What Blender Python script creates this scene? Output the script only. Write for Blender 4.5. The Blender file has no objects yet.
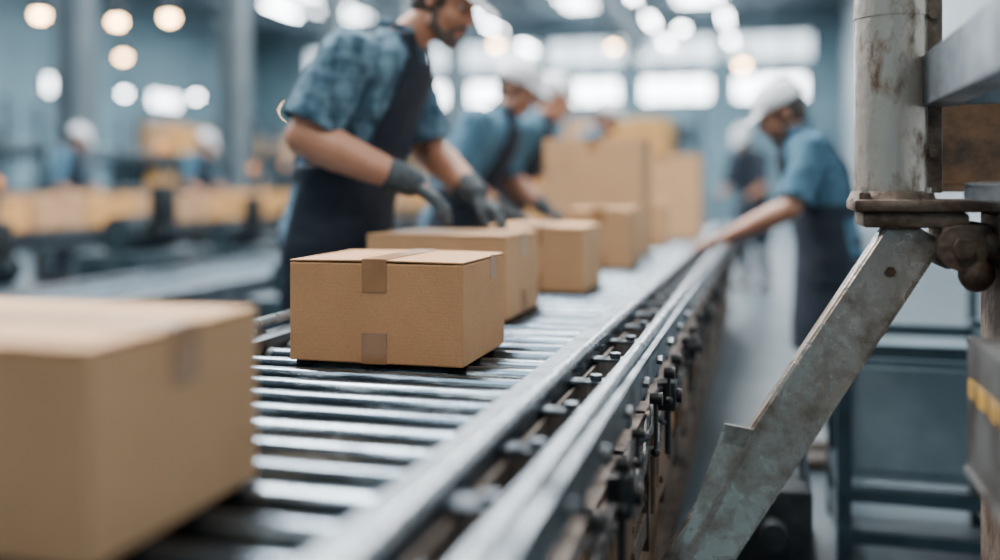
import bpy, bmesh, math, random
from mathutils import Vector, Matrix, noise
V=Vector
random.seed(4)
scene=bpy.context.scene
coll=scene.collection

# ------------------------------------------------------------------ materials
def nt(name):
    m=bpy.data.materials.new(name); m.use_nodes=True
    n=m.node_tree; b=n.nodes['Principled BSDF']
    return m,n,b
def mat(name,col,rough=.5,metal=0.,col2=None,vscale=5,lo=.35,hi=.65,bump=0.,bscale=60,stretch=(1,1,1),
        rough2=None,emis=None,estr=0,spec=None,detail=6):
    m,n,b=nt(name); N=n.nodes; L=n.links
    b.inputs['Base Color'].default_value=(*col,1); b.inputs['Roughness'].default_value=rough
    b.inputs['Metallic'].default_value=metal
    if spec is not None: b.inputs['Specular IOR Level'].default_value=spec
    tc=N.new('ShaderNodeTexCoord'); mp=N.new('ShaderNodeMapping'); mp.inputs['Scale'].default_value=stretch
    L.new(tc.outputs['Object'],mp.inputs['Vector'])
    if col2 is not None or rough2 is not None:
        t=N.new('ShaderNodeTexNoise'); t.inputs['Scale'].default_value=vscale; t.inputs['Detail'].default_value=detail
        t.inputs['Roughness'].default_value=.65
        L.new(mp.outputs[0],t.inputs['Vector'])
        mr=N.new('ShaderNodeMapRange'); mr.inputs['From Min'].default_value=lo; mr.inputs['From Max'].default_value=hi
        L.new(t.outputs['Fac'],mr.inputs['Value'])
        if col2 is not None:
            mx=N.new('ShaderNodeMix'); mx.data_type='RGBA'
            mx.inputs[6].default_value=(*col,1); mx.inputs[7].default_value=(*col2,1)
            L.new(mr.outputs[0],mx.inputs[0]); L.new(mx.outputs[2],b.inputs['Base Color'])
        if rough2 is not None:
            m2=N.new('ShaderNodeMapRange'); m2.inputs['To Min'].default_value=rough; m2.inputs['To Max'].default_value=rough2
            L.new(mr.outputs[0],m2.inputs['Value']); L.new(m2.outputs[0],b.inputs['Roughness'])
    if bump>0:
        t2=N.new('ShaderNodeTexNoise'); t2.inputs['Scale'].default_value=bscale; t2.inputs['Detail'].default_value=5
        L.new(mp.outputs[0],t2.inputs['Vector'])
        bp=N.new('ShaderNodeBump'); bp.inputs['Strength'].default_value=bump; bp.inputs['Distance'].default_value=.01
        L.new(t2.outputs['Fac'],bp.inputs['Height']); L.new(bp.outputs[0],b.inputs['Normal'])
    if emis is not None:
        b.inputs['Emission Color'].default_value=(*emis,1); b.inputs['Emission Strength'].default_value=estr
    return m

def cardboard_mat(name,c1,c2):
    m,n,b=nt(name); N=n.nodes; L=n.links
    b.inputs['Roughness'].default_value=.8; b.inputs['Specular IOR Level'].default_value=.2
    tc=N.new('ShaderNodeTexCoord')
    t=N.new('ShaderNodeTexNoise'); t.inputs['Scale'].default_value=7; t.inputs['Detail'].default_value=4; t.inputs['Roughness'].default_value=.6
    L.new(tc.outputs['Object'],t.inputs['Vector'])
    f=N.new('ShaderNodeTexNoise'); f.inputs['Scale'].default_value=230; f.inputs['Detail'].default_value=3
    L.new(tc.outputs['Object'],f.inputs['Vector'])
    a=N.new('ShaderNodeMath'); a.operation='ADD'; L.new(t.outputs['Fac'],a.inputs[0]); L.new(f.outputs['Fac'],a.inputs[1])
    mr=N.new('ShaderNodeMapRange'); mr.inputs['From Min'].default_value=.65; mr.inputs['From Max'].default_value=1.35
    L.new(a.outputs[0],mr.inputs['Value'])
    mx=N.new('ShaderNodeMix'); mx.data_type='RGBA'; mx.inputs[6].default_value=(*c1,1); mx.inputs[7].default_value=(*c2,1)
    L.new(mr.outputs[0],mx.inputs[0]); L.new(mx.outputs[2],b.inputs['Base Color'])
    w=N.new('ShaderNodeTexWave'); w.bands_direction='Z'; w.inputs['Scale'].default_value=42; w.inputs['Distortion'].default_value=.6
    L.new(tc.outputs['Object'],w.inputs['Vector'])
    a2=N.new('ShaderNodeMath'); a2.operation='MULTIPLY_ADD'; a2.inputs[1].default_value=.18; L.new(w.outputs['Fac'],a2.inputs[0]); L.new(f.outputs['Fac'],a2.inputs[2])
    bp=N.new('ShaderNodeBump'); bp.inputs['Strength'].default_value=.10; bp.inputs['Distance'].default_value=.003
    L.new(a2.outputs[0],bp.inputs['Height']); L.new(bp.outputs[0],b.inputs['Normal'])
    return m

def denim_mat(name,c1,c2,c3,plaid=0.):
    m,n,b=nt(name); N=n.nodes; L=n.links
    b.inputs['Roughness'].default_value=.9; b.inputs['Specular IOR Level'].default_value=.15
    tc=N.new('ShaderNodeTexCoord')
    mp=N.new('ShaderNodeMapping'); mp.inputs['Scale'].default_value=(1,1,.45); L.new(tc.outputs['Object'],mp.inputs['Vector'])
    t=N.new('ShaderNodeTexNoise'); t.inputs['Scale'].default_value=24; t.inputs['Detail'].default_value=7; t.inputs['Roughness'].default_value=.7
    L.new(mp.outputs[0],t.inputs['Vector'])
    t2=N.new('ShaderNodeTexNoise'); t2.inputs['Scale'].default_value=6; t2.inputs['Detail'].default_value=3
    L.new(tc.outputs['Object'],t2.inputs['Vector'])
    r1=N.new('ShaderNodeMapRange'); r1.inputs['From Min'].default_value=.40; r1.inputs['From Max'].default_value=.60; L.new(t.outputs['Fac'],r1.inputs['Value'])
    r2=N.new('ShaderNodeMapRange'); r2.inputs['From Min'].default_value=.4; r2.inputs['From Max'].default_value=.65; L.new(t2.outputs['Fac'],r2.inputs['Value'])
    mx=N.new('ShaderNodeMix'); mx.data_type='RGBA'; mx.inputs[6].default_value=(*c1,1); mx.inputs[7].default_value=(*c2,1); L.new(r1.outputs[0],mx.inputs[0])
    mx2=N.new('ShaderNodeMix'); mx2.data_type='RGBA'; mx2.inputs[7].default_value=(*c3,1); L.new(mx.outputs[2],mx2.inputs[6])
    mm=N.new('ShaderNodeMath'); mm.operation='MULTIPLY'; mm.inputs[1].default_value=.4; L.new(r2.outputs[0],mm.inputs[0]); L.new(mm.outputs[0],mx2.inputs[0])
    out=mx2.outputs[2]
    if plaid>0:
        acc=None
        for d,s in(('X',5.5),('Y',5.5),('Z',6.5)):
            w=N.new('ShaderNodeTexWave'); w.bands_direction=d; w.inputs['Scale'].default_value=s; w.inputs['Distortion'].default_value=3.; w.inputs['Detail Scale'].default_value=2
            L.new(tc.outputs['Object'],w.inputs['Vector'])
            q=N.new('ShaderNodeMath'); q.operation='POWER'; q.inputs[1].default_value=4; L.new(w.outputs['Fac'],q.inputs[0])
            if acc is None: acc=q
            else:
                s2=N.new('ShaderNodeMath'); s2.operation='ADD'; L.new(acc.outputs[0],s2.inputs[0]); L.new(q.outputs[0],s2.inputs[1]); acc=s2
        k=N.new('ShaderNodeMath'); k.operation='MULTIPLY'; k.inputs[1].default_value=plaid; k.use_clamp=True; L.new(acc.outputs[0],k.inputs[0])
        mx3=N.new('ShaderNodeMix'); mx3.data_type='RGBA'; mx3.inputs[7].default_value=(c1[0]*.5,c1[1]*.5,c1[2]*.5,1)
        L.new(k.outputs[0],mx3.inputs[0]); L.new(out,mx3.inputs[6]); out=mx3.outputs[2]
    L.new(out,b.inputs['Base Color'])
    bp=N.new('ShaderNodeBump'); bp.inputs['Strength'].default_value=.35; bp.inputs['Distance'].default_value=.01
    L.new(t.outputs['Fac'],bp.inputs['Height']); L.new(bp.outputs[0],b.inputs['Normal'])
    return m

M={}
M['card']=cardboard_mat('kraft_cardboard',(.40,.215,.105),(.52,.29,.148))
M['card2']=cardboard_mat('kraft_cardboard_light',(.43,.25,.13),(.55,.335,.185))
M['card3']=cardboard_mat('kraft_cardboard_orange',(.56,.28,.085),(.72,.39,.14))
M['tape']=mat('packing_tape',(.25,.125,.055),.28,0,(.31,.165,.075),20,bump=.1,bscale=30)
M['seam']=mat('cardboard_seam_shadow_core',(.08,.04,.02),.9)
M['roller']=mat('roller_steel',(.042,.060,.078),.20,.9,(.30,.37,.42),11,.50,.72,bump=.02,bscale=60,stretch=(.35,3,3),rough2=.40)
M['roller2']=mat('dark_roller_steel',(.02,.032,.042),.3,.8,(.07,.11,.135),10)
M['steel']=mat('brushed_steel',(.24,.275,.31),.3,.95,(.08,.10,.12),9,.4,.65,bump=.1,bscale=90,rough2=.5)
M['steel_b']=mat('bright_worn_steel',(.52,.55,.58),.25,.95,(.15,.18,.20),12,.45,.7,bump=.12,bscale=70,rough2=.5)
M['rust']=mat('rusty_steel',(.068,.042,.030),.6,.5,(.16,.125,.10),12,.4,.62,bump=.5,bscale=40)
M['brown']=mat('grimy_brown_panel',(.24,.135,.072),.6,.2,(.08,.053,.038),8,.4,.6,bump=.3,bscale=30)
M['dark']=mat('dark_grimy_steel',(.012,.015,.018),.5,.6,(.03,.036,.042),12,bump=.3,bscale=40)
M['darkteal']=mat('dark_teal_machine',(.014,.028,.036),.4,.5,(.04,.07,.088),6,bump=.1)
M['palepanel']=mat('blue_grey_machine_panel',(.12,.17,.20),.4,.4,(.20,.26,.30),5,bump=.1)
M['guard']=mat('worn_dark_guard_steel',(.16,.165,.165),.42,.7,(.055,.045,.04),9,.42,.62,bump=.3,bscale=40)
M['post']=mat('worn_post_paint',(.44,.395,.345),.30,.65,(.12,.085,.062),18,.50,.66,bump=.3,bscale=50,rough2=.6,stretch=(1,1,.5))
M['strut']=mat('worn_strut_steel',(.46,.42,.375),.24,.9,(.13,.10,.08),12,.46,.70,bump=.2,bscale=45,rough2=.5)
M['black']=mat('black_rubber',(.012,.013,.015),.45)
M['yellow']=mat('hazard_yellow',(.50,.27,.03),.5,0,(.2,.12,.03),16)
M['orange']=mat('safety_orange',(.75,.25,.04),.5)
M['white']=mat('white_cap_cloth',(.70,.72,.75),.85,0,(.58,.61,.65),10,bump=.2,bscale=40)
M['shirt1']=denim_mat('mottled_denim_shirt',(.026,.066,.108),(.14,.24,.315),(.085,.16,.225),plaid=.28)
M['shirt2']=denim_mat('blue_work_shirt',(.03,.08,.125),(.08,.16,.225),(.05,.12,.175))
M['apron']=mat('navy_apron',(.006,.010,.019),.75,0,(.014,.022,.036),7,bump=.25,bscale=20,spec=.25)
M['trouser']=mat('dark_trousers',(.008,.016,.027),.85,0,(.015,.028,.043),7,bump=.2,bscale=20)
M['skin']=mat('skin',(.36,.165,.10),.5,0,(.43,.21,.13),9,bump=.08,bscale=90)
M['skin2']=mat('skin_tan',(.26,.125,.078),.5,0,(.32,.155,.10),9,bump=.08,bscale=90)
M['hair']=mat('dark_hair',(.022,.015,.012),.7,0,(.06,.045,.038),60,bump=.6,bscale=120)
M['beard']=mat('grizzled_beard',(.05,.035,.028),.8,0,(.14,.105,.09),90,bump=.6,bscale=150)
M['glove']=mat('work_glove',(.018,.028,.035),.8,0,(.06,.075,.088),26,bump=.4,bscale=80)
M['boot']=mat('boot_leather',(.03,.022,.018),.5,0,(.05,.04,.03),10)
M['eye']=mat('eye_white',(.50,.45,.41),.3)
M['iris']=mat('eye_iris',(.02,.012,.01),.1)
M['lip']=mat('lips',(.30,.12,.09),.5)
M['floor']=mat('sealed_concrete_floor',(.033,.050,.062),.28,0,(.08,.11,.13),1.2,.35,.65,bump=.05,bscale=8,rough2=.5)
M['wall']=mat('teal_haze_wall',(.095,.165,.20),.8,0,(.145,.23,.27),.6,bump=.05,bscale=4)  # teal tint in the wall colour stands in for air haze
M['wallr']=mat('pale_painted_wall',(.40,.45,.48),.7,0,(.27,.32,.35),.8,bump=.05,bscale=4)
M['ceil']=mat('corrugated_ceiling',(.055,.085,.105),.7,0,(.095,.14,.165),.7,bump=.1,bscale=5)
M['beam']=mat('roof_beam_paint',(.05,.08,.10),.6,.2,(.085,.12,.145),3)
M['col']=mat('column_paint',(.06,.085,.10),.6,0,(.10,.135,.155),3,bump=.1)
M['sky']=mat('skylight_glazing',(.8,.9,1),.4,emis=(.90,.96,1.),estr=18)
M['win']=mat('bright_window_glass',(.8,.9,1),.3,emis=(.90,.96,1.),estr=14)
M['winhi']=mat('clerestory_glass',(.8,.9,1),.3,emis=(.80,.92,1.),estr=2.6)
M['lamp']=mat('lamp_diffuser_cool',(.9,.9,.9),.4,emis=(.93,.97,1.),estr=60)
M['lampw']=mat('lamp_diffuser_warm',(.9,.8,.6),.4,emis=(1.,.60,.28),estr=65)

# ------------------------------------------------------------------ mesh builder
def basis(d,ref=V((0,0,1))):
    d=d.normalized()
    if abs(d.dot(ref))>.98: ref=V((1,0,0))
    s=ref.cross(d).normalized(); u=d.cross(s).normalized()
    return s,u,d
class MB:
    def __init__(s): s.v=[]; s.f=[]; s.m=[]
    def add(s,vs,fs,mi=0):
        o=len(s.v); s.v+= [V(x) for x in vs]; s.f+=[tuple(o+i for i in f) for f in fs]; s.m+=[mi]*len(fs)
    def box(s,c,sz,mi=0,R=None,bev=0.):
        c=V(c); hx,hy,hz=[q/2 for q in sz]
        if bev>0:
            bm=bmesh.new(); bmesh.ops.create_cube(bm,size=1)
            for v in bm.verts: v.co=V((v.co.x*sz[0],v.co.y*sz[1],v.co.z*sz[2]))
            bmesh.ops.bevel(bm,geom=list(bm.edges),offset=bev,segments=2,affect='EDGES',profile=.5)
            bm.verts.index_update()
            vs=[v.co.copy() for v in bm.verts]; fs=[[v.index for v in f.verts] for f in bm.faces]; bm.free()
        else:
            vs=[V((x,y,z)) for x in(-hx,hx) for y in(-hy,hy) for z in(-hz,hz)]
            fs=[(0,1,3,2),(4,6,7,5),(0,4,5,1),(2,3,7,6),(0,2,6,4),(1,5,7,3)]
        if R is not None: vs=[R@v for v in vs]
        s.add([v+c for v in vs],fs,mi)
    def rng(s,a,b,mi=0,bev=0.):
        a=V(a);b=V(b); s.box((a+b)/2,[abs(b[i]-a[i]) for i in range(3)],mi,None,bev)
    def bar(s,p0,p1,w,t,mi=0,ref=V((0,0,1)),bev=0.,off=(0,0)):
        p0=V(p0);p1=V(p1); a,u,d=basis(p1-p0,V(ref))
        R=Matrix((a,u,d)).transposed()
        s.box((p0+p1)/2+a*off[0]+u*off[1],(w,t,(p1-p0).length),mi,R,bev)
    def cyl(s,p0,p1,r0,r1=None,mi=0,n=16,cap=True):
        p0=V(p0);p1=V(p1); r1=r0 if r1 is None else r1
        a,u,d=basis(p1-p0); vs=[]
        for p,r in((p0,r0),(p1,r1)):
            for i in range(n):
                t=2*math.pi*i/n; vs.append(p+a*(r*math.cos(t))+u*(r*math.sin(t)))
        fs=[(i,(i+1)%n,n+(i+1)%n,n+i) for i in range(n)]
        if cap: fs+=[tuple(range(n-1,-1,-1)),tuple(range(n,2*n))]
        s.add(vs,fs,mi)
    def rings(s,rs,mi=0):
        n=len(rs[0]); vs=[p for r in rs for p in r]; fs=[]
        for k in range(len(rs)-1):
            for i in range(n):
                fs.append((k*n+i,k*n+(i+1)%n,(k+1)*n+(i+1)%n,(k+1)*n+i))
        fs+=[tuple(range(n-1,-1,-1)),tuple((len(rs)-1)*n+i for i in range(n))]
        s.add(vs,fs,mi)
    def cap(s,p0,p1,r0,r1,mi=0,wide=1.,side=None,n=16):
        p0=V(p0);p1=V(p1)
        d=(p1-p0)
        if d.length<1e-6: d=V((0,0,1e-5)); p1=p0+d
        d=d.normalized()
        if side is None: a,u,_=basis(d)
        else:
            sd=V(side); a=(sd-d*sd.dot(d)).normalized(); u=d.cross(a).normalized()
        rs=[]
        for p,r,ts in((p0,r0,[-85,-60,-35,-10]),(p1,r1,[10,35,60,85])):
            for t in ts:
                t=math.radians(t); rr=r*math.cos(t); c=p+d*(r*math.sin(t))
                rs.append([c+a*(wide*rr*math.cos(2*math.pi*i/n))+u*(rr*math.sin(2*math.pi*i/n)) for i in range(n)])
        s.rings(rs,mi)
    def ell(s,c,r,R=None,mi=0,n=20,k=12):
        c=V(c); rs=[]
        for j in range(k):
            t=-math.pi/2+math.pi*(j+.25)/(k-.5)
            ring=[]
            for i in range(n):
                f=2*math.pi*i/n
                p=V((r[0]*math.cos(t)*math.cos(f),r[1]*math.cos(t)*math.sin(f),r[2]*math.sin(t)))
                ring.append(c+((R@p) if R is not None else p))
            rs.append(ring)
        s.rings(rs,mi)
    def loft(s,secs,mi=0,n=28):
        rs=[]
        for c,w,d in secs:
            c=V(c); ring=[]
            for i in range(n):
                t=2*math.pi*i/n; ct=math.cos(t); st=math.sin(t)
                e=.85
                ring.append(c+V((d*math.copysign(abs(ct)**e,ct),w*math.copysign(abs(st)**e,st),0)))
            rs.append(ring)
        s.rings(rs,mi)
    def obj(s,name,mats,parent=None,loc=(0,0,0),rot=(0,0,0),smooth=False,recalc=True):
        me=bpy.data.meshes.new(name); me.from_pydata([tuple(v) for v in s.v],[],s.f)
        for m in mats: me.materials.append(M[m])
        me.polygons.foreach_set('material_index',s.m)
        if recalc:
            bm=bmesh.new(); bm.from_mesh(me); bmesh.ops.recalc_face_normals(bm,faces=bm.faces); bm.to_mesh(me); bm.free()
        if smooth: 
            me.polygons.foreach_set('use_smooth',[True]*len(me.polygons))
            try: me.set_sharp_from_angle(angle=math.radians(40))
            except Exception: pass
        me.update()
        o=bpy.data.objects.new(name,me); coll.objects.link(o); o.location=loc; o.rotation_euler=rot
        if parent: o.parent=parent
        return o
def empty(name,loc=(0,0,0),rot=(0,0,0),scale=1.):
    e=bpy.data.objects.new(name,None); e.location=loc; e.rotation_euler=rot; e.scale=(scale,)*3; coll.objects.link(e); return e

def remeshed(mb,name,mats,parent,voxel,smooth=4,cut=None,wr=0.,wscale=9.,solid=0.):
    o=mb.obj(name,mats)
    md=o.modifiers.new('r','REMESH'); md.mode='VOXEL'; md.voxel_size=voxel; md.use_smooth_shade=True
    if smooth:
        sm=o.modifiers.new('s','SMOOTH'); sm.factor=.5; sm.iterations=smooth
    dg=bpy.context.evaluated_depsgraph_get(); dg.update()
    me=bpy.data.meshes.new_from_object(o.evaluated_get(dg))
    o.modifiers.clear(); old=o.data; o.data=me; bpy.data.meshes.remove(old); me.name=name
    bm=bmesh.new(); bm.from_mesh(me); bm.normal_update()
    if wr>0:
        for v in bm.verts:
            p=v.co
            q=V((p.x*wscale,p.y*wscale,p.z*wscale*1.8))
            w=noise.noise(q)+.5*noise.noise(q*2.3+V((3,1,7)))
            ridge=1-abs(noise.noise(q*.8+V((9,2,4))))*2.2
            v.co=p+v.normal*(wr*(w*.8+ridge*.6))
    if cut:
        dl=[f for f in bm.faces if cut(f.calc_center_median())]
        bmesh.ops.delete(bm,geom=dl,context='FACES')
        for _ in range(8):
            new={}
            for v in bm.verts:
                nb=[e.other_vert(v).co for e in v.link_edges if e.is_boundary]
                if len(nb)==2: new[v]=v.co*.4+(nb[0]+nb[1])*.3
            for v,c in new.items(): v.co=c
    bm.to_mesh(me); bm.free()
    me.materials.clear()
    for m in mats: me.materials.append(M[m])
    me.polygons.foreach_set('material_index',[0]*len(me.polygons))
    me.polygons.foreach_set('use_smooth',[True]*len(me.polygons))
    if solid>0:
        sd=o.modifiers.new('t','SOLIDIFY'); sd.thickness=solid; sd.offset=1
    o.parent=parent
    return o

# ------------------------------------------------------------------ people
def hand(mb,w,d,n,right,curl,fat=0.,spread=.12):
    w=V(w); d=V(d).normalized(); n=V(n); n=(n-d*n.dot(d)).normalized()
    s=n.cross(d).normalized()
    if not right: s=-s
    lens=[.070,.078,.072,.056]; offs=[.028,.010,-.009,-.026]; rad=[.0092,.0096,.009,.008]
    mb.cap(w-d*.02,w+d*.02,.021+fat,.022+fat,wide=1.25,side=s)
    for i in range(4):
        k=w+d*(.088-(.004*abs(i-1)) -(.006 if i==3 else 0))+s*offs[i]*1.05
        mb.cap(w+d*.02+s*offs[i]*.6,k,.014+fat,.0118+fat)
        dd=(d+s*(offs[i]/.028)*spread).normalized(); p=k
        for j,(fr,ang) in enumerate(((.46,curl*.6),(.31,curl),(.23,curl*.8))):
            c,sn=math.cos(ang),math.sin(ang)
            nn=(n-dd*n.dot(dd)).normalized()
            dd=(dd*c-nn*sn).normalized()
            q=p+dd*lens[i]*fr
            mb.cap(p,q,rad[i]+fat-(.0006*j),rad[i]+fat-.0008*(j+1),n=12); p=q
    t0=w+d*.022+s*.024-n*.004
    t1=w+d*.052+s*.046-n*.012
    td=(d*.75+s*.5-n*.35).normalized(); t2=t1+td*.034
    td=(d*.95+s*.12-n*.4).normalized(); t3=t2+td*.026
    mb.cap(t0,t1,.0155+fat,.0125+fat); mb.cap(t1,t2,.0115+fat,.0105+fat); mb.cap(t2,t3,.0102+fat,.009+fat)

def worker(name,loc,rz,sc,P,shirt='shirt2',skin='skin',gloves=True,beard=False,lod=1.,hb=1.,apron=True,trouser='trouser',ab=1.0):
    E=empty(name,loc,(0,0,rz),sc); ab=ab*hb
    pel,wai,che,nek,hed=[V(P[k]) for k in('pelvis','waist','chest','neck','head')]
    hd=V(P['hdir']).normalized(); hup=V((0,0,1)); 
    hs=hup.cross(hd).normalized(); hu=hd.cross(hs).normalized()
    HR=Matrix((hd,hs,hu)).transposed()
    def H(x,y,z): return hed+HR@V((x,y,z))
    def torso(mb,inf,low=True):
        secs=[]
        if low: secs+=[(pel+V((0,0,-.09)),.150*hb+inf,.115*hb+inf)]
        secs+=[(pel+V((0,0,.0)),.162*hb+inf,.122*hb+inf),(pel.lerp(wai,.55),.155*hb+inf,.120*hb+inf),(wai,.148*hb+inf,.118*hb+inf),
              (wai.lerp(che,.5),.160*hb+inf,.122*hb+inf),(che,.174*hb+inf,.125*hb+inf),(che.lerp(nek,.35),.172*hb+inf,.112*hb+inf),
              (che.lerp(nek,.62),.138*hb+inf,.088*hb+inf),(che.lerp(nek,.85),.088+inf,.070+inf),(nek+V((0.005,0,.01)),.060+inf,.060+inf)]
        mb.loft(secs)
        for k in('R','L'):
            sh=V(P[k][0]); mb.cap(che.lerp(nek,.50),sh,.080+inf,.054*hb+inf)
    hips=[V((pel.x,sy*.09,pel.z-.03)) for sy in(-1,1)]
    kne=[V((pel.x+.03,sy*.11,.50)) for sy in(-1,1)]
    ank=[V((pel.x-.03,sy*.12,.09)) for sy in(-1,1)]
    if 'shift' in P:
        dx=P['shift']; kne=[k+V((dx*.5,0,0)) for k in kne]; ank=[k+V((dx,0,0)) for k in ank]
    mb=MB()
    torso(mb,-.012)
    for k in('R','L'):
        sh,el,wr,hdv,nn,cu=P[k]; sh,el,wr=V(sh),V(el),V(wr)
        mb.cap(sh,sh.lerp(el,.5),.054*ab,.050*ab); mb.cap(sh.lerp(el,.45),el,.050*ab,.044*ab)
        m=el.lerp(wr,.3); mb.cap(el,m,.044*ab,.047*ab); mb.cap(m,el.lerp(wr,.7),.047*ab,.036*ab); mb.cap(el.lerp(wr,.7),wr,.036*ab,.027*ab,wide=1.15,side=V(nn).cross(V(hdv)))
        if not gloves: hand(mb,wr,hdv,nn,k=='R',cu)
        else: mb.cap(wr,wr+V(hdv).normalized()*.04,.024,.02)
    for i in(0,1):
        mb.cap(hips[i],kne[i],.075,.05); mb.cap(kne[i],kne[i].lerp(ank[i],.35),.05,.052); mb.cap(kne[i].lerp(ank[i],.35),ank[i],.052,.035)
    mb.cap(nek-V((0,0,.03)),H(-.02,0,-.055),.062,.056)
    mb.ell(H(-.012,0,.032),(.098,.076,.100),HR)
    mb.ell(H(.022,0,-.04),(.070,.060,.078),HR)
    mb.ell(H(.058,0,-.092),(.030,.032,.024),HR)
    for sy in(-1,1):
        mb.ell(H(.055,sy*.034,-.03),(.034,.027,.030),HR)
        mb.cap(H(.02,sy*.052,-.065),H(.055,sy*.025,-.092),.02,.018)
        mb.cap(H(.083,sy*.012,.028),H(.070,sy*.048,.028),.011,.009)
        mb.ell(H(-.004,sy*.080,-.004),(.018,.009,.031),HR@Matrix.Rotation(sy*.25,3,'Z'))
    mb.cap(H(.086,0,.018),H(.108,0,-.020),.008,.013); mb.ell(H(.100,0,-.026),(.014,.018,.010),HR)
    mb.ell(H(.082,0,-.056),(.013,.024,.007),HR); mb.ell(H(.079,0,-.068),(.013,.020,.007),HR)
    remeshed(mb,'body',[skin],E,.0062*lod,2)
    mb=MB()
    for sy in(-1,1):
        mb.ell(H(.0735,sy*.031,.008),(.011,.012,.0065),HR,0,12,8); mb.ell(H(.0825,sy*.031,.0075),(.0035,.005,.005),HR,1,10,6)
        mb.cap(H(.084,sy*.016,.034),H(.072,sy*.046,.036),.005,.0035,3,n=8)
    mb.ell(H(.090,0,-.062),(.006,.022,.008),HR,2,12,8)
    mb.obj('eyes_brows_and_lips',['eye','iris','lip','hair'],E,smooth=True)
    mb=MB(); mb.ell(H(-.024,0,.022),(.096,.083,.098),HR); mb.ell(H(-.05,0,-.035),(.055,.062,.05),HR)
    remeshed(mb,'hair',['hair'],E,.008*lod,2)
    if beard:
        mb=MB()
        for sy in(-1,1):
            mb.cap(H(.012,sy*.064,-.02),H(.025,sy*.058,-.07),.011,.016); mb.cap(H(.025,sy*.056,-.07),H(.065,sy*.024,-.10),.018,.02)
            mb.cap(H(.094,sy*.004,-.045),H(.078,sy*.032,-.062),.008,.009)
            mb.cap(H(.078,sy*.032,-.062),H(.07,sy*.026,-.09),.011,.014)
        mb.ell(H(.066,0,-.100),(.030,.034,.024),HR); mb.ell(H(.04,0,-.09),(.03,.045,.03),HR)
        remeshed(mb,'beard',['beard'],E,.006*lod,2)
    mb=MB(); mb.ell(H(-.016,0,.058),(.113,.094,.088),HR)
    hinv=HR.inverted()
    remeshed(mb,'cap_crown',['white'],E,.007*lod,2,cut=lambda c:(hinv@(c-hed)).z<.040,wr=.003,wscale=22,solid=.004)
    mb=MB(); BR=HR@Matrix.Rotation(math.radians(12),3,'Y')
    mb.ell(H(.098,0,.042),(.085,.076,.007),BR)
    for i in range(24):
        t0=2*math.pi*i/24; t1=2*math.pi*(i+1)/24
        mb.cap(H(-.016+.109*math.cos(t0),.091*math.sin(t0),.046),H(-.016+.109*math.cos(t1),.091*math.sin(t1),.046),.008,.008,n=8)
    remeshed(mb,'cap_brim',['white'],E,.005*lod,1)
    mb=MB(); torso(mb,.008)
    cuts=[]
    for k in('R','L'):
        sh,el=V(P[k][0]),V(P[k][1]); wr=V(P[k][2])
        mb.cap(sh,sh.lerp(el,.5),.063*ab,.063*ab); mb.cap(sh.lerp(el,.5),el,.063*ab,.062*ab)
        e=sh.lerp(el,.88); dv=(el-sh).normalized(); cuts.append((e,dv))
        mb.cap(sh.lerp(el,.82),sh.lerp(el,.88),.066*ab,.066*ab)
    def cut(c):
        for e,dv in cuts:
            if (c-e).dot(dv)>0 and (c-e).length<.16: return True
        if c.z<pel.z-.02: return True
        return False
    remeshed(mb,'shirt',[shirt],E,.0095*lod,3,cut=cut,wr=.007,wscale=10,solid=.004)
    mb=MB()
    for i in range(20):
        t0=2*math.pi*i/20;t1=2*math.pi*(i+1)/20
        f=lambda t:nek+V((.010+.066*math.cos(t),.066*math.sin(t),.020-.024*math.cos(t)))
        mb.cap(f(t0),f(t1),.012,.012,n=8)
    remeshed(mb,'collar',[shirt],E,.008*lod,1)
    mb=MB(); mb.loft([(pel+V((0,0,-.12)),.155*hb,.12*hb),(pel+V((0,0,-.02)),.172*hb,.130*hb),(pel+V((0,0,.07)),.163*hb,.127*hb)])
    for i in(0,1):
        mb.cap(hips[i]-V((0,0,.04)),kne[i],.098,.070); mb.cap(kne[i],kne[i].lerp(ank[i],.5),.070,.068); mb.cap(kne[i].lerp(ank[i],.5),ank[i],.068,.062)
    remeshed(mb,'trousers',[trouser],E,.011*lod,3,cut=lambda c:c.z<.085,wr=.006,wscale=8)
    mb=MB()
    for i in(0,1):
        a=ank[i]; mb.cap(a+V((0,0,.06)),a+V((0,0,-.03)),.052,.05); mb.cap(a+V((-.03,0,-.045)),a+V((.15,0,-.052)),.042,.036,wide=1.15,side=(0,1,0))
    remeshed(mb,'boots',['boot'],E,.010*lod,2,cut=None)
    if apron:
        mb=MB(); torso(mb,.021)
        mb.loft([(V((pel.x+.0,0,.48)),.205*hb,.165*hb),(pel+V((.0,0,-.2)),.198*hb,.156*hb),(pel+V((0,0,-.02)),.190*hb,.148*hb),(pel.lerp(wai,.5),.172*hb,.138*hb)])
        def acut(c):
            t=max(0,min(1,(c.z-pel.z)/(nek.z-pel.z)))
            sx=(pel.x+(wai.x-pel.x)*min(1,t/.38) if t<.38 else (wai.x+(che.x-wai.x)*min(1,(t-.38)/.3) if t<.68 else che.x+(nek.x-che.x)*(t-.68)/.32))
            f=c.x-sx; y=abs(c.y)
            if c.z<.5: return True
            if c.z<wai.z+.025: 
                return f<-.06 and not (wai.z-.015<c.z)
            strap=.055<y<.095
            if c.z<che.z+.10 and f>0: 
                lim=.165-.05*max(0,(c.z-wai.z)/(che.z+.1-wai.z))
                return y>lim
            if c.z>nek.z-.005 : return True
            return not strap
        remeshed(mb,'apron',['apron'],E,.0095*lod,3,cut=acut,wr=.004,wscale=7,solid=.004)
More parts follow.
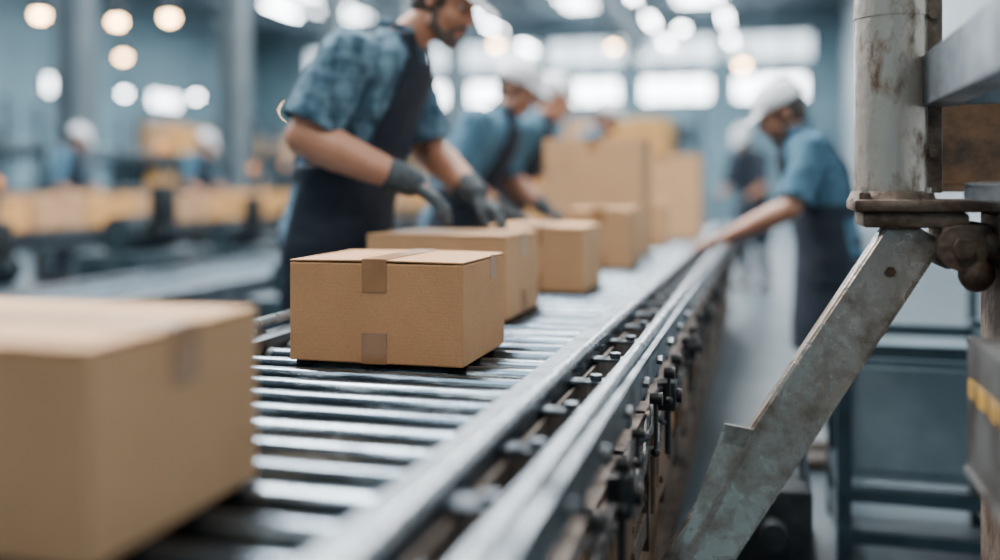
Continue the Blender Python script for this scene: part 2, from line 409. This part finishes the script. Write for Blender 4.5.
    if gloves:
        for k in('R','L'):
            mb=MB(); hand(mb,P[k][2],P[k][3],P[k][4],k=='R',P[k][5],fat=.0026)
            w=V(P[k][2]); fa=(V(P[k][1])-w).normalized()
            mb.cap(w,w+fa*.05,.031*ab,.037*ab)
            remeshed(mb,'glove_'+k.lower(),['glove'],E,.0048*max(1,lod*.8),1)
    return E

# ------------------------------------------------------------------ cardboard boxes
def carton(x0,x1,y0,y1,z0,h,rot=0.,m='card',name='cardboard_box',tape=True,axis='Y',low=True):
    w=x1-x0; d=y1-y0
    mb=MB()
    mb.box((0,0,h/2-.002),(w,d,h-.004),0,None,.003)
    g=.0022; t=.0035
    for s in(-1,1):
        R=Matrix.Rotation(s*.012,3,'Y')
        if axis=='Y': mb.box((s*(w/4+g/2),0,h+.0005),(w/2-g,d-.001,t),0,R,.001)
        else: mb.box((0,s*(d/4+g/2),h+.0005),(w-.001,d/2-g,t),0,None,.001)
    mb.box((0,0,h-.0012),(w*.9,d*.9,.002),2)
    if tape:
        tw=.052
        if axis=='Y':
            mb.box((0,0,h+.0044),(tw,d+.003,.0009),1)
            for s in(-1,1):
                mb.box((0,s*(d/2+.0010),h-.028),(tw,.0012,.066),1)
                if low: mb.box((0,s*(d/2+.0008),.031),(tw+.002,.0012,.062),1)
            mb.box((w/2+.0006,d*.18,h-.022),(.0012,.035,.050),1)
        else:
            mb.box((0,0,h+.0032),(w+.002,tw,.0009),1)
            for s in(-1,1):
                mb.box((s*(w/2+.0008),0,h-.028),(.0012,tw,.066),1)
                if low: mb.box((s*(w/2+.0008),0,.031),(.0012,tw+.002,.062),1)
    return mb.obj(name,[m,'tape','seam'],None,((x0+x1)/2,(y0+y1)/2,z0),(0,0,rot))

ZR=.7435
carton(-1.02,-.60,.775,1.085,ZR,.205,0,'card2',axis='X',low=False)
carton(-.937,-.567,1.825,2.14,ZR,.204,0.0,'card')
carton(-1.052,-.655,2.50,2.87,ZR,.220,0,'card2',axis='X')
carton(-.92,-.580,3.22,3.57,ZR,.215,.0,'card2')
carton(-.99,-.70,3.78,4.08,ZR,.17,-.04,'card2')
carton(-.84,-.56,4.20,4.55,ZR,.25,.03,'card2')
carton(-1.10,-.60,4.95,5.40,ZR,.59,.0,'card2')
carton(-.84,-.56,5.70,6.00,ZR,.26,.05,'card2')
carton(-.92,-.42,6.60,7.10,ZR,.56,.0,'card2')

# ------------------------------------------------------------------ roller conveyor
def conveyor(name,xl,xr,y0,y1,zt,pitch=.1,r=.029,rm='roller'):
    E=empty(name,((xl+xr)/2,(y0+y1)/2,0)); ox,oy=E.location.x,E.location.y
    def ch(mb,n,mats,smooth=False): 
        o=mb.obj(n,mats,E,(-ox,-oy,0),smooth=smooth); return o
    mb=MB(); n=int((y1-y0-.1)/pitch)
    for i in range(n):
        y=y0+.06+i*pitch
        mb.cyl((xl+.005,y,zt-r),(xr-.005,y,zt-r),r,None,0,28)
        for x,s in((xl,1),(xr,-1)):
            mb.cyl((x+s*.004,y,zt-r),(x+s*.022,y,zt-r),r+.0008,None,1,20)
            mb.cyl((x-s*.03,y,zt-r),(x+s*.004,y,zt-r),.008,None,1,6)
    ch(mb,'rollers',[rm,'dark'],True)
    mb=MB()
    for x,s in((xl,-1),(xr,1)):
        mb.rng((x,y0,zt-.12),(x+s*.006,y1,zt+.012),0)
        mb.rng((x,y0,zt+.012),(x+s*.062,y1,zt+.019),0,.001)
        mb.rng((x+s*.006,y0,zt-.12),(x+s*.06,y1,zt-.113),0)
        mb.rng((x+s*.058,y0,zt-.03),(x+s*.062,y1,zt+.018),0)
    ch(mb,'side_channels',['steel'])
    mb=MB(); mb.rng((xl+.01,y0,zt-.15),(xr-.01,y1,zt-.14),0)  # dark sheet added below the rollers so the gaps look shaded
    ch(mb,'gap_shade_sheet',['dark'])
    mb=MB()
    y=y0+.6
    while y<y1:
        for x in(xl-.045,xr+.045):
            mb.rng((x-.025,y-.025,.012),(x+.025,y+.025,zt-.115),0,.003)
            mb.rng((x-.06,y-.06,0),(x+.06,y+.06,.012),0)
        mb.rng((xl-.04,y-.02,.25),(xr+.04,y+.02,.29),0)
        mb.rng((xl-.04,y-.02,zt-.16),(xr+.04,y+.02,zt-.12),0)
        y+=1.4
    ch(mb,'legs',['rust'])
    return E,ch
E,ch=conveyor('roller_conveyor',-1.06,-.41,.1,8.2,.742,r=.0265)
mb=MB()
mb.cyl((-.335,.1,.783),(-.335,8.2,.783),.011,None,0,16)
mb.cyl((-1.118,.1,.783),(-1.118,8.2,.783),.012,None,0,16)
mb.rng((-.262,.1,.765),(-.214,8.2,.773),1,.002)
mb.rng((-.220,.1,.715),(-.214,8.2,.771),1)
mb.cyl((-.238,.1,.780),(-.238,8.2,.780),.010,None,0,16)
ch(mb,'guide_rails',['steel_b','steel'],True)
rr=random.Random(9)
mb=MB(); kb=MB()
y=.35; k=0
while y<8.1:
    for x in(-.335,-1.118):
        mb.cyl((x,y,.755),(x,y,.783),.008,None,0,8)
        mb.cyl((x,y,.757),(x,y,.767),.015,None,0,6)
    mb.rng((-.36,y-.022,.735),(-.215,y+.022,.741),0)
    mb.rng((-.245,y-.02,.66),(-.236,y+.02,.77),0)
    mb.cyl((-.214,y,.742),(-.203,y,.742),.010,None,0,6)
    mb.cyl((-.30,y,.741),(-.30,y,.752),.012,None,0,6)
    yy=y+rr.uniform(.06,.16); L=rr.uniform(.03,.11); r=rr.uniform(.007,.013)
    kb.cyl((-.214,yy,.690),(-.190,yy,.690),r,r*1.2,0,10)
    kb.cyl((-.203,yy,.69),(-.203,yy,.69-L),.004,None,0,8); kb.ell((-.203,yy,.69-L),(.009,.009,.009),None,0,8,6)
    if k%3==1:
        kb.rng((-.232,yy+.02,.60),(-.19,yy+.075,.665),0,.006); kb.cyl((-.21,yy+.05,.60),(-.21,yy+.05,.50),.007,None,0,8)
        kb.cyl((-.19,yy+.047,.632),(-.178,yy+.047,.632),.016,None,0,12)
    y+=.24; k+=1
ch(mb,'rail_brackets',['steel'],True); ch(kb,'clamp_knobs',['black'],True)
mb=MB()
mb.rng((-.342,.1,.60),(-.334,8.2,.73),0)
mb.rng((-.342,.1,.592),(-.255,8.2,.60),0)
y=.15
k=0
while y<8.0:
    z0=.40-.03*(k%3==0); x1=-.235-.02*(k%2)
    mb.rng((-.33,y,z0),(x1,y+.30,.588),1,.006)
    mb.rng((x1-.003,y+.03,.42),(x1+.004,y+.27,.57),(1,0,1,2)[k%4],.003)
    for yy in(y+.05,y+.25):
        for z in(.435,.555): mb.cyl((x1+.003,yy,z),(x1+.011,yy,z),.008,None,0,6)
    mb.rng((-.36,y+.305,.30),(-.245,y+.335,.60),0)
    y+=.34; k+=1
mb.rng((-.30,.1,.33),(-.25,8.2,.385),0,.003)
mb.rng((-.31,.1,.16),(-.27,8.2,.33),1)
for k in range(6):
    y=.8+k*1.4
    mb.bar((-.255,y,.12),(-.255,y+.75,.38),.035,.006,0,ref=(1,0,0))
    mb.bar((-.262,y+1.35,.12),(-.262,y+.6,.38),.035,.006,0,ref=(1,0,0))
mb.rng((-.28,.1,.10),(-.25,8.2,.14),0)
ch(mb,'drive_side_machinery',['rust','brown','card'])
mb=MB(); 
for ph,z0,amp in((0,.635,.018),(2.1,.60,.03),(4.,.575,.022)):
    pr=None
    for i in range(160):
        y=.1+i*.05; p=V((-.222+.006*math.sin(i*.9+ph),y,z0+amp*math.sin(i*.65+ph)))
        if pr: mb.cap(pr,p,.006,.006,n=8)
        pr=p
ch(mb,'cable_run',['black'],True)

# ------------------------------------------------------------------ support post, clamp and diagonal strut
E=empty('steel_support_post',(.24,2.03,0)); o=(-.24,-2.03,0)
mb=MB()
mb.cyl((.235,2.03,1.075),(.235,2.03,6.9),.068,None,0,40)
for a in(1.42,3.1): mb.cyl((.235,2.03,a),(.235,2.03,a+.008),.0695,None,0,40)
mb.rng((.288,2.0,1.085),(.322,2.075,6.9),1,.004)
for i in range(14): mb.cyl((.305,2.0,1.16+i*.13),(.305,1.992,1.16+i*.13),.009,None,1,6)
mb.obj('pipe_column',['post','rust'],E,o,smooth=True)
mb=MB()
mb.rng((.160,1.94,1.050),(.42,2.13,1.073),0,.006)
mb.rng((.175,1.95,1.020),(.36,2.11,1.050),0,.008)
mb.cyl((.235,2.03,1.073),(.235,2.03,1.088),.080,.073,0,32)
mb.cyl((.345,1.93,.985),(.345,2.12,.985),.042,None,0,24)
mb.cyl((.345,1.918,.985),(.345,1.935,.985),.020,None,0,6)
mb.rng((.31,1.95,.945),(.40,2.10,1.03),0,.012)
for x in(.18,.29,.40):
    for y in(1.96,2.105): 
        mb.cyl((x,y,1.073),(x,y,1.085),.012,None,0,6); mb.cyl((x,y,1.085),(x,y,1.095),.006,None,1,8)
mb.ell((.37,1.95,.94),(.032,.028,.035),None,0,12,8)
mb.ell((.40,1.96,.985),(.03,.028,.03),None,0,12,8)
mb.obj('base_clamp',['rust','strut'],E,o,smooth=True)
mb=MB()
A=V((.278,1.985,1.02)); B=V((-.385,1.68,.02))
mb.bar(A,B,.096,.009,0,ref=(0,-1,0),bev=.002)
mb.bar(A,B,.009,.055,0,ref=(0,-1,0),bev=.002,off=(.048,-.025))
mb.bar(A,B,.009,.055,0,ref=(0,-1,0),bev=.002,off=(-.048,-.025))
u=(B-A).normalized()
for t in(.10,): 
    p=A+u*t; mb.cyl(p+V((0,-.004,0)),p+V((0,-.014,0)),.010,None,1,6)
g0=A+u*.46+V((-.052,-.010,.005)); 
tri=[g0,g0+V((-.052,-.004,.008)),g0+V((-.060,-.012,-.30)),g0+u*.34+V((.03,-.002,0))]
mb.add(tri+[p+V((0,-.008,0)) for p in tri],[(0,1,2,3),(7,6,5,4),(0,4,5,1),(1,5,6,2),(2,6,7,3),(3,7,4,0)],0)
mb.obj('diagonal_strut',['strut','rust'],E,o)
mb=MB()
mb.rng((.405,1.92,0),(.50,2.10,1.05),0,.006)
mb.rng((.36,1.88,0),(.54,2.14,.015),0)
mb.obj('lower_leg',['rust'],E,o)

E=empty('machine_guard_frame',(.40,1.5,0)); o=(-.40,-1.5,0)
mb=MB()
mb.rng((.285,.75,1.255),(.293,2.00,1.335),0,.001)
mb.rng((.285,.75,1.247),(.345,2.00,1.255),0,.001)
mb.rng((.285,.75,1.335),(.345,2.00,1.342),0,.001)
mb.rng((.34,.75,1.095),(.42,1.90,1.103),0,.001)
mb.rng((.34,.75,1.075),(.346,1.90,1.098),0)
for x,y in((.50,.80),(.60,2.35)):
    mb.rng((x-.03,y-.03,0),(x+.03,y+.03,1.5),0,.003)
mb.rng((.50,.75,1.25),(.56,2.38,1.33),0,.003)
mb.rng((.29,.78,1.25),(.56,.82,1.33),0)
mb.rng((.34,.78,1.07),(.56,.82,1.11),0)
mb.rng((.33,1.96,1.25),(.56,2.0,1.32),0)
mb.rng((.36,2.33,1.085),(.63,2.39,1.10),1)
mb.obj('frame_beams',['steel','brown'],E,o)
mb=MB()
mb.rng((.335,2.36,1.10),(.60,2.375,1.34),0,.002)
mb.rng((.306,.90,.66),(.314,1.68,.86),1,.003)
mb.rng((.306,.90,.857),(.40,1.68,.863),1)
mb.rng((.306,1.674,.66),(.40,1.68,.86),1)
mb.rng((.300,.90,.65),(.40,1.68,.660),1)
mb.rng((.36,.90,0),(.40,.94,.66),2); mb.rng((.36,1.62,0),(.40,1.66,.66),2)
mb.rng((.36,1.62,.86),(.40,1.66,1.08),2)
mb.rng((.415,1.70,.70),(.425,1.915,1.03),0)
mb.obj('guard_panels',['brown','guard','rust'],E,o)
mb=MB()
mb.rng((.303,1.40,.775),(.3062,1.655,.800),0)
for i in range(3):
    y=1.43+i*.08
    mb.bar((.3025,y,.777),(.3025,y+.02,.798),.016,.002,1,ref=(1,0,0))
mb.obj('hazard_label',['yellow','black'],E,o)

E=empty('equipment_cabinet',(.45,3.25,0)); o=(-.45,-3.25,0)
mb=MB()
mb.rng((.24,3.05,.24),(.64,3.45,.60),0,.008)
mb.rng((.26,3.040,.27),(.62,3.052,.57),1,.004)
mb.cyl((.59,3.03,.40),(.59,3.03,.46),.006,None,2,8)
for x in(.22,.66):
    for y in(3.02,3.48): mb.rng((x-.02,y-.02,0),(x+.02,y+.02,.66),2)
for z in(.08,.20,.62):
    for y in(3.02,3.48): mb.rng((.20,y-.015,z-.015),(.68,y+.015,z+.02),2)
    for x in(.22,.66): mb.rng((x-.015,3.02,z-.015),(x+.015,3.48,z+.02),2)
mb.obj('cabinet_door_and_frame',['palepanel','palepanel','darkteal'],E,o)
E=empty('added_dark_skid',(.02,2.95,0)); o=(-.02,-2.95,0)  # motor-shaped block added to darken this stretch of floor
mb=MB()
mb.rng((-.10,2.62,.0),(.14,3.30,.06),0,.004)
mb.rng((-.08,2.68,.06),(.12,2.95,.30),0,.015)
mb.cyl((.02,2.95,.20),(.02,3.26,.20),.10,None,0,24)
for k in range(9): mb.cyl((.02,2.97+k*.03,.20),(.02,2.98+k*.03,.20),.112,None,1,24)
mb.cyl((.02,2.66,.20),(.02,2.60,.20),.035,None,0,16)
mb.rng((-.03,3.02,.30),(.07,3.14,.38),0,.01)
mb.cyl((.10,2.8,.28),(.10,2.8,.42),.012,None,2,10)
mb.obj('added_motor_and_base',['dark','darkteal','steel'],E,o,smooth=True)

E=empty('steel_floor_platform',(1.4,3.9,0)); o=(-1.4,-3.9,0)
mb=MB()
mb.rng((.82,3.2,.14),(2.1,4.6,.16),0)
for y in(3.18,3.9,4.6): mb.rng((.80,y-.02,.06),(2.12,y+.03,.15),1)
for x in(.80,2.10): mb.rng((x-.02,3.18,.06),(x+.03,4.62,.15),1)
for x in(.85,2.05):
    for y in(3.25,4.55): mb.rng((x-.03,y-.03,0),(x+.03,y+.03,.1),1)
for z in(.45,.80): mb.cyl((.85,4.55,z),(2.05,4.55,z),.02,None,1,10)
for x in(.85,1.45,2.05): mb.cyl((x,4.55,.15),(x,4.55,.82),.022,None,1,10)
mb.obj('deck_and_frame',['darkteal','darkteal'],E,o)

# ------------------------------------------------------------------ secondary conveyors
conveyor('roller_conveyor',-6.15,-5.35,2.5,22,.742,pitch=.16,r=.035,rm='roller2')
conveyor('roller_conveyor',-3.95,-3.15,2.0,12.5,.50,pitch=.13,r=.033,rm='roller2')
y=4.2
while y<20:
    w=random.uniform(.4,.6); h=random.choice([.22,.25,.28,.24])
    carton(-5.95,-5.42,y,y+w,.7435,h,random.uniform(-.04,.04),random.choice(['card3','card2','card3']),axis='X')
    y+=w+random.uniform(.04,.14)
def machine(x,y,s=1.,rz=0):
    E=empty('conveyor_drive_unit',(x,y,0),(0,0,rz),s)
    mb=MB()
    mb.box((0,0,.35),(.55,.8,.5),0,None,.02); mb.box((0,0,.05),(.65,.9,.1),1,None,.01)
    mb.cyl((0,-.3,.72),(0,.3,.72),.14,None,0,24); mb.cyl((0,.3,.72),(0,.38,.72),.10,None,1,24)
    for k in range(7): mb.cyl((0,-.28+k*.09,.72),(0,-.26+k*.09,.72),.155,None,1,24)
    mb.box((.2,0,.95),(.12,.2,.3),1,None,.01); mb.cyl((.2,0,1.1),(.2,0,1.35),.02,None,2,10); mb.ell((.2,0,1.38),(.04,.04,.05),None,3,12,8)
    mb.box((-.28,.1,.45),(.02,.3,.2),2,None,.005)
    mb.obj('housing_motor_and_control',['darkteal','dark','steel','orange'],E,smooth=True)
for a in((-2.55,5.2,.8),(-2.6,7.6,.9),(-4.65,6.6,1),(-4.6,9.2,1),(-6.9,7.0,1.1),(-6.75,12.6,1.),(-4.6,4.9,.8),(-4.65,8.0,.9)): machine(*a)
def rack(x,y,w,d,h,levels,rz=0):
    E=empty('pallet_rack',(x,y,0),(0,0,rz)); mb=MB(); cb=MB()
    for sx in(-1,0,1):
        for sy in(-1,1): mb.box((sx*w/2,sy*d/2,h/2),(.08,.08,h),0)
        k=0
        while k*.6+.6<h:
            mb.bar((sx*w/2,-d/2,k*.6+.1),(sx*w/2,d/2,k*.6+.6),.03,.03,0); k+=1
    for l in range(levels):
        z=.15+l*(h-.3)/levels
        for sy in(-1,1): mb.box((0,sy*d/2,z),(w,.05,.11),1)
        mb.box((0,0,z+.06),(w,d,.02),2)
        x0=-w/2+.08
        while x0<w/2-.5:
            bw=random.uniform(.35,.6); bh=random.uniform(.3,.6)
            if random.random()<.6: cb.box((x0+bw/2,0,z+.07+bh/2),(bw,d*.8,bh),random.choice([0,1,2]),None,.008)
            x0+=bw+random.uniform(.03,.25)
    mb.obj('rack_frame',['darkteal','darkteal','steel'],E); cb.obj('stored_cartons',['card2','card3','darkteal'],E)
rack(-10.0,14.6,3.0,1.,2.3,3,.1); rack(-13.2,13.2,3.,1.,2.5,3,.2); rack(-8.6,19.6,3.2,1,2.6,3); rack(-12.5,20,3.4,1,2.6,3); rack(-3.2,24,3.4,1.,2.9,4)
def pallet_stack(x,y,nx,ny,nz,s=.42,m='card3'):
    E=empty('pallet_of_cartons',(x,y,0)); mb=MB()
    for k in range(7): mb.box((0,-ny*s/2+k*ny*s/6,.13),(nx*s,.09,.02),0)
    for k in(-1,0,1): mb.box((k*nx*s/2*.9,0,.06),(.09,ny*s,.12),0)
    mb.obj('pallet',['brown'],E); mb=MB()
    for i in range(nx):
        for j in range(ny):
            for k in range(nz-(1 if random.random()<.3 else 0)):
                mb.box(((i-(nx-1)/2)*s,(j-(ny-1)/2)*s,.145+(k+.5)*s*.8),(s*.97,s*.97,s*.78),random.choice([0,1]),None,.008)
    mb.obj('cartons',[m,'card2'],E)
pallet_stack(-2.3,16,4,3,6); pallet_stack(-4.2,17.5,3,3,5); pallet_stack(1.0,17,2,2,3)

def guard_rail(x,y,l,rz):
    E=empty('tubular_guard_rail',(x,y,0),(0,0,rz)); mb=MB()
    for z in(.5,1.05,1.5): mb.cyl((0,-l/2,z),(0,l/2,z),.025,None,0,10)
    k=-l/2
    while k<=l/2+.01: mb.cyl((0,k,0),(0,k,1.55),.03,None,0,10); k+=l/4
    mb.obj('rails',['darkteal'],E,smooth=True)
guard_rail(-7.5,10.2,5,0); guard_rail(-9.2,8.6,3,.6); guard_rail(-7.4,16.0,4,0)

# ------------------------------------------------------------------ hall
X0,X1,Y0,Y1,HC=-19,2.5,-4,34,7.
def slab(name,a,b,m):
    mb=MB(); mb.rng((0,0,0),V(b)-V(a),0); return mb.obj(name,[m],None,a)
slab('floor',(X0,Y0,-.2),(X1,Y1,0),'floor')
slab('ceiling',(X0,Y0,HC),(X1,Y1,HC+.2),'ceil')
slab('wall_left',(X0-.2,Y0,0),(X0,Y1,HC),'wall')
slab('wall_right',(X1,Y0,0),(X1+.2,Y1,HC),'wallr')
slab('wall_back',(X0,Y1,0),(X1,Y1+.2,HC),'wall')
slab('wall_front',(X0,Y0-.2,0),(X1,Y0,HC),'wall')
wi=1
def window(x0,x1,z0,z1,y=None,x=None,ya=None,yb=None,g='win'):
    global wi
    mb=MB()
    if x is None:
        mb.rng((x0,y-.03,z0),(x1,y,z1),0)
        n=3
        for k in range(n+1):
            xx=x0+(x1-x0)*k/n; mb.rng((xx-.04,y-.07,z0),(xx+.04,y-.01,z1),1)
        for zz in(z0,z1): mb.rng((x0-.04,y-.07,zz-.04),(x1+.04,y-.01,zz+.04),1)
    else:
        mb.rng((x,ya,z0),(x+.03,yb,z1),0)
        for k in range(4):
            yy=ya+(yb-ya)*k/3; mb.rng((x+.01,yy-.04,z0),(x+.07,yy+.04,z1),1)
        for zz in(z0,z1): mb.rng((x+.01,ya,zz-.04),(x+.07,yb,zz+.04),1)
    mb.obj('window_%d'%wi,[g,'beam']); wi+=1
for k in range(6):
    xa=-16.5+k*3.1; window(xa,xa+2.3,3.95,4.75,y=Y1)
for k in range(6):
    xa=-16.7+k*3.1; window(xa,xa+2.7,5.25,6.15,y=Y1,g='winhi')
for k in range(4):
    ya=13+k*4.8; window(0,0,3.6,4.1,x=X0,ya=ya,yb=ya+1.6)
E=empty('roof_truss',(0,0,0)); mb=MB()
y=0
while y<33:
    mb.rng((X0,y-.06,6.75),(X1,y+.06,6.88),0); mb.rng((X0,y-.05,6.25),(X1,y+.05,6.33),0)
    x=X0; s=0
    while x<X1-.8:
        a=(x,y,6.3 if s else 6.8); b=(x+.85,y,6.8 if s else 6.3); mb.bar(a,b,.05,.05,0); x+=.85; s=1-s
    y+=3.6
for x in(-16,-12,-8,-4,0): mb.rng((x-.07,Y0,6.6),(x+.07,Y1,6.8),0)
mb.obj('truss_members',['beam'],E)
E=empty('ventilation_duct',(0,0,0)); mb=MB()
mb.cyl((-3.9,2,5.7),(-3.9,33,5.7),.25,None,0,20)
for y in range(3,33,4): mb.cyl((-3.9,y,5.9),(-3.9,y,6.95),.012,None,0,6); mb.cyl((-3.9,y,5.7),(-3.9,y+.05,5.7),.27,None,0,20)
mb.obj('duct_pipe',['beam'],E,smooth=True)
mb=MB()
for x in(-2.1,-5.7,-9.8,-14.):
    y=.4
    while y<32:
        mb.rng((x-.6,y,6.93),(x+.6,y+2.9,6.99),0); mb.rng((x-.65,y-.05,6.9),(x+.65,y,6.99),1); y+=3.6
mb.obj('skylight',['sky','beam'])
for i,y in enumerate((2.6,6.4,10.2,13.9,17.6,21.4,25.2)):
    E=empty('steel_column',(-8.1,y,0)); mb=MB()
    mb.rng((-.17,-.02,0),(.17,.02,6.5),0); mb.rng((-.18,-.17,0),(-.14,.17,6.5),0); mb.rng((.14,-.17,0),(.18,.17,6.5),0)
    mb.rng((-.28,-.28,0),(.28,.28,.03),0); mb.rng((-.26,-.26,6.3),(.26,.26,6.36),0)
    mb.obj('h_section',['col'],E)
def pendant(x,y,z,warm,r=.09):
    E=empty('pendant_lamp',(x,y,0)); mb=MB()
    mb.cyl((0,0,z+.32),(0,0,6.9),.012,None,0,8)
    mb.cyl((0,0,z+.32),(0,0,z+.20),.06,.08,0,16); mb.cyl((0,0,z+.20),(0,0,z+.02),.08,r*1.3,0,24,False)
    mb.ell((0,0,z),(r,r,r*.75),None,1,16,10)
    mb.obj('shade_and_bulb',['dark','lampw' if warm else 'lamp'],E,smooth=True,recalc=False)
for a in((-10.3,12.2,3.6,1),(-8.6,12.9,3.6,1),(-9.5,12.9,3.58,1),(-16.4,20.2,3.6,0),(-12.6,17.3,3.7,1),(-16.2,16.6,3.8,0),(-16.2,22.3,3.5,0),(-14.9,23.6,3.5,0),
          (-13.6,23.9,3.5,0),(-14.2,24.5,3.5,0),(-12.3,14.6,4.1,0),(-5.2,19,3.9,1),(-3.3,22,4.2,1),(-1.7,21,4.4,0),(-.4,18.5,3.3,1),(-7.6,18,3.4,1),(-11,21.5,2.9,1)):
    pendant(*a)
def tube(x,y,z,l=1.5,rz=0):
    E=empty('linear_tube_light',(x,y,0),(0,0,rz)); mb=MB()
    mb.box((0,0,z+.05),(.22,l,.06),0); mb.cyl((-.05,-l/2,z),(-.05,l/2,z),.022,None,1,10); mb.cyl((.05,-l/2,z),(.05,l/2,z),.022,None,1,10)
    for s in(-1,1): mb.cyl((0,s*l*.4,z+.08),(0,s*l*.4,6.9),.006,None,0,6)
    mb.obj('housing_and_tubes',['beam','lamp'],E)
for x in(-1.0,-2.9,-7.2,-11.5):
    for y in(14,18,22,26,30): tube(x,y,5.4,1.6)

# ------------------------------------------------------------------ workers
P1=dict(pelvis=(.0,0,.93),waist=(.05,0,1.12),chest=(.12,0,1.36),neck=(.225,0,1.545),head=(.370,0,1.640),hdir=(.86,-.14,-.46),
  R=((.145,-.200,1.462),(.045,-.285,1.225),(.350,-.250,1.095),(.80,.10,-.52),(.45,0,.9),.45),
  L=((.165,.200,1.457),(.22,.26,1.21),(.435,.10,1.06),(.75,-.1,-.6),(.5,0,.85),.42),shift=-.03)
worker('factory_worker',(-1.31,2.84,0),0,1.01,P1,shirt='shirt1',skin='skin',beard=True,hb=1.12,ab=1.14)
P2=dict(pelvis=(.02,0,.92),waist=(.08,0,1.10),chest=(.18,0,1.32),neck=(.27,0,1.50),head=(.36,0,1.595),hdir=(.85,-.22,-.42),
  R=((.20,-.19,1.42),(.13,-.27,1.16),(.36,-.24,1.02),(.9,.05,-.3),(.3,0,.9),.4),
  L=((.22,.19,1.42),(.24,.25,1.16),(.46,.14,1.02),(.9,0,-.3),(.3,0,.9),.4),shift=-.04)
worker('factory_worker',(-1.44,4.38,0),0,.965,P2,skin='skin2',lod=1.3,hb=1.14,ab=1.1)
P3=dict(P2); P3['hdir']=(.9,-.1,-.35)
worker('factory_worker',(-1.53,5.55,0),0,1.0,P3,skin='skin',lod=1.5)
worker('factory_worker',(-1.60,7.9,0),0,1.03,P3,skin='skin2',lod=1.8)
P4=dict(pelvis=(.0,0,.90),waist=(.03,0,1.07),chest=(.075,0,1.26),neck=(.13,0,1.41),head=(.205,0,1.485),hdir=(.86,.16,-.50),
  R=((.08,-.18,1.33),(.12,-.25,1.09),(.36,-.2,.97),(.95,0,-.3),(.3,0,.9),.35),
  L=((.08,.18,1.33),(.17,.25,1.09),(.42,.2,.97),(.95,-.05,-.25),(.3,0,.9),.35),shift=-.02)
worker('factory_worker',(.25,4.08,0),math.pi,.93,P4,skin='skin2',gloves=False,beard=True,lod=1.2,hb=.97,ab=1.08)
P5=dict(P4); P5['neck']=(.12,0,1.50); P5['head']=(.19,0,1.60); P5['chest']=(.07,0,1.33)
P5['R']=((.08,-.18,1.43),)+P4['R'][1:]; P5['L']=((.08,.18,1.43),)+P4['L'][1:]
worker('factory_worker',(-.12,10.6,0),-2.2,.98,P5,shirt='trouser',skin='skin2',lod=1.9)
worker('factory_worker',(-6.75,10.6,0),0,1.0,P5,skin='skin',lod=1.9)
worker('factory_worker',(-7.0,8.6,0),.2,.98,P5,skin='skin2',lod=1.9)
worker('factory_worker',(-3.9,13.6,0),.8,1.0,P5,skin='skin2',lod=1.9)

# ------------------------------------------------------------------ lights
def area(name,loc,target,size,power,col,sy=None):
    l=bpy.data.lights.new(name,'AREA'); l.energy=power; l.color=col; l.size=size
    if sy: l.shape='RECTANGLE'; l.size_y=sy
    o=bpy.data.objects.new(name,l); o.location=loc
    o.rotation_euler=(V(target)-V(loc)).to_track_quat('-Z','Y').to_euler(); coll.objects.link(o); return o
area('overhead_area_light',(-2.9,4.2,5.2),(-.9,2.1,.8),1.3,720,(1.,.97,.93))
area('overhead_area_light',(-.9,-.4,4.6),(-.8,2,.7),1.4,115,(1.,.91,.80))  # unseen front fill added from the camera side
area('overhead_area_light',(1.6,3.0,4.8),(-.2,2.4,.8),1.0,70,(1.,.97,.94))
area('overhead_area_light',(-1.6,7.5,5.5),(-1,6.5,.8),1.6,380,(1.,.97,.94))
for x in(-5.7,-12):
    for y in(7,16,26): area('skylight_daylight',(x,y,6.7),(x,y,0),3,500,(.86,.95,1.),6)
area('skylight_daylight',(-1,17,6.7),(-1,17,0),3,420,(.88,.95,1.),8)
area('skylight_daylight',(-1,27,6.7),(-1,27,0),3,700,(.88,.95,1.),8)
w=bpy.data.worlds.new('w'); scene.world=w; w.use_nodes=True
w.node_tree.nodes['Background'].inputs[0].default_value=(.5,.7,.85,1); w.node_tree.nodes['Background'].inputs[1].default_value=.2

# ------------------------------------------------------------------ camera
cd=bpy.data.cameras.new('camera'); cam=bpy.data.objects.new('camera',cd); coll.objects.link(cam)
cam.location=(0,0,1.1); cam.rotation_euler=(math.radians(90),0,math.radians(15.1))
cd.sensor_width=36; cd.lens=35.4; cd.shift_y=-.095; cd.clip_start=.02
cd.dof.use_dof=True; cd.dof.focus_distance=1.95; cd.dof.aperture_fstop=.74
scene.camera=cam
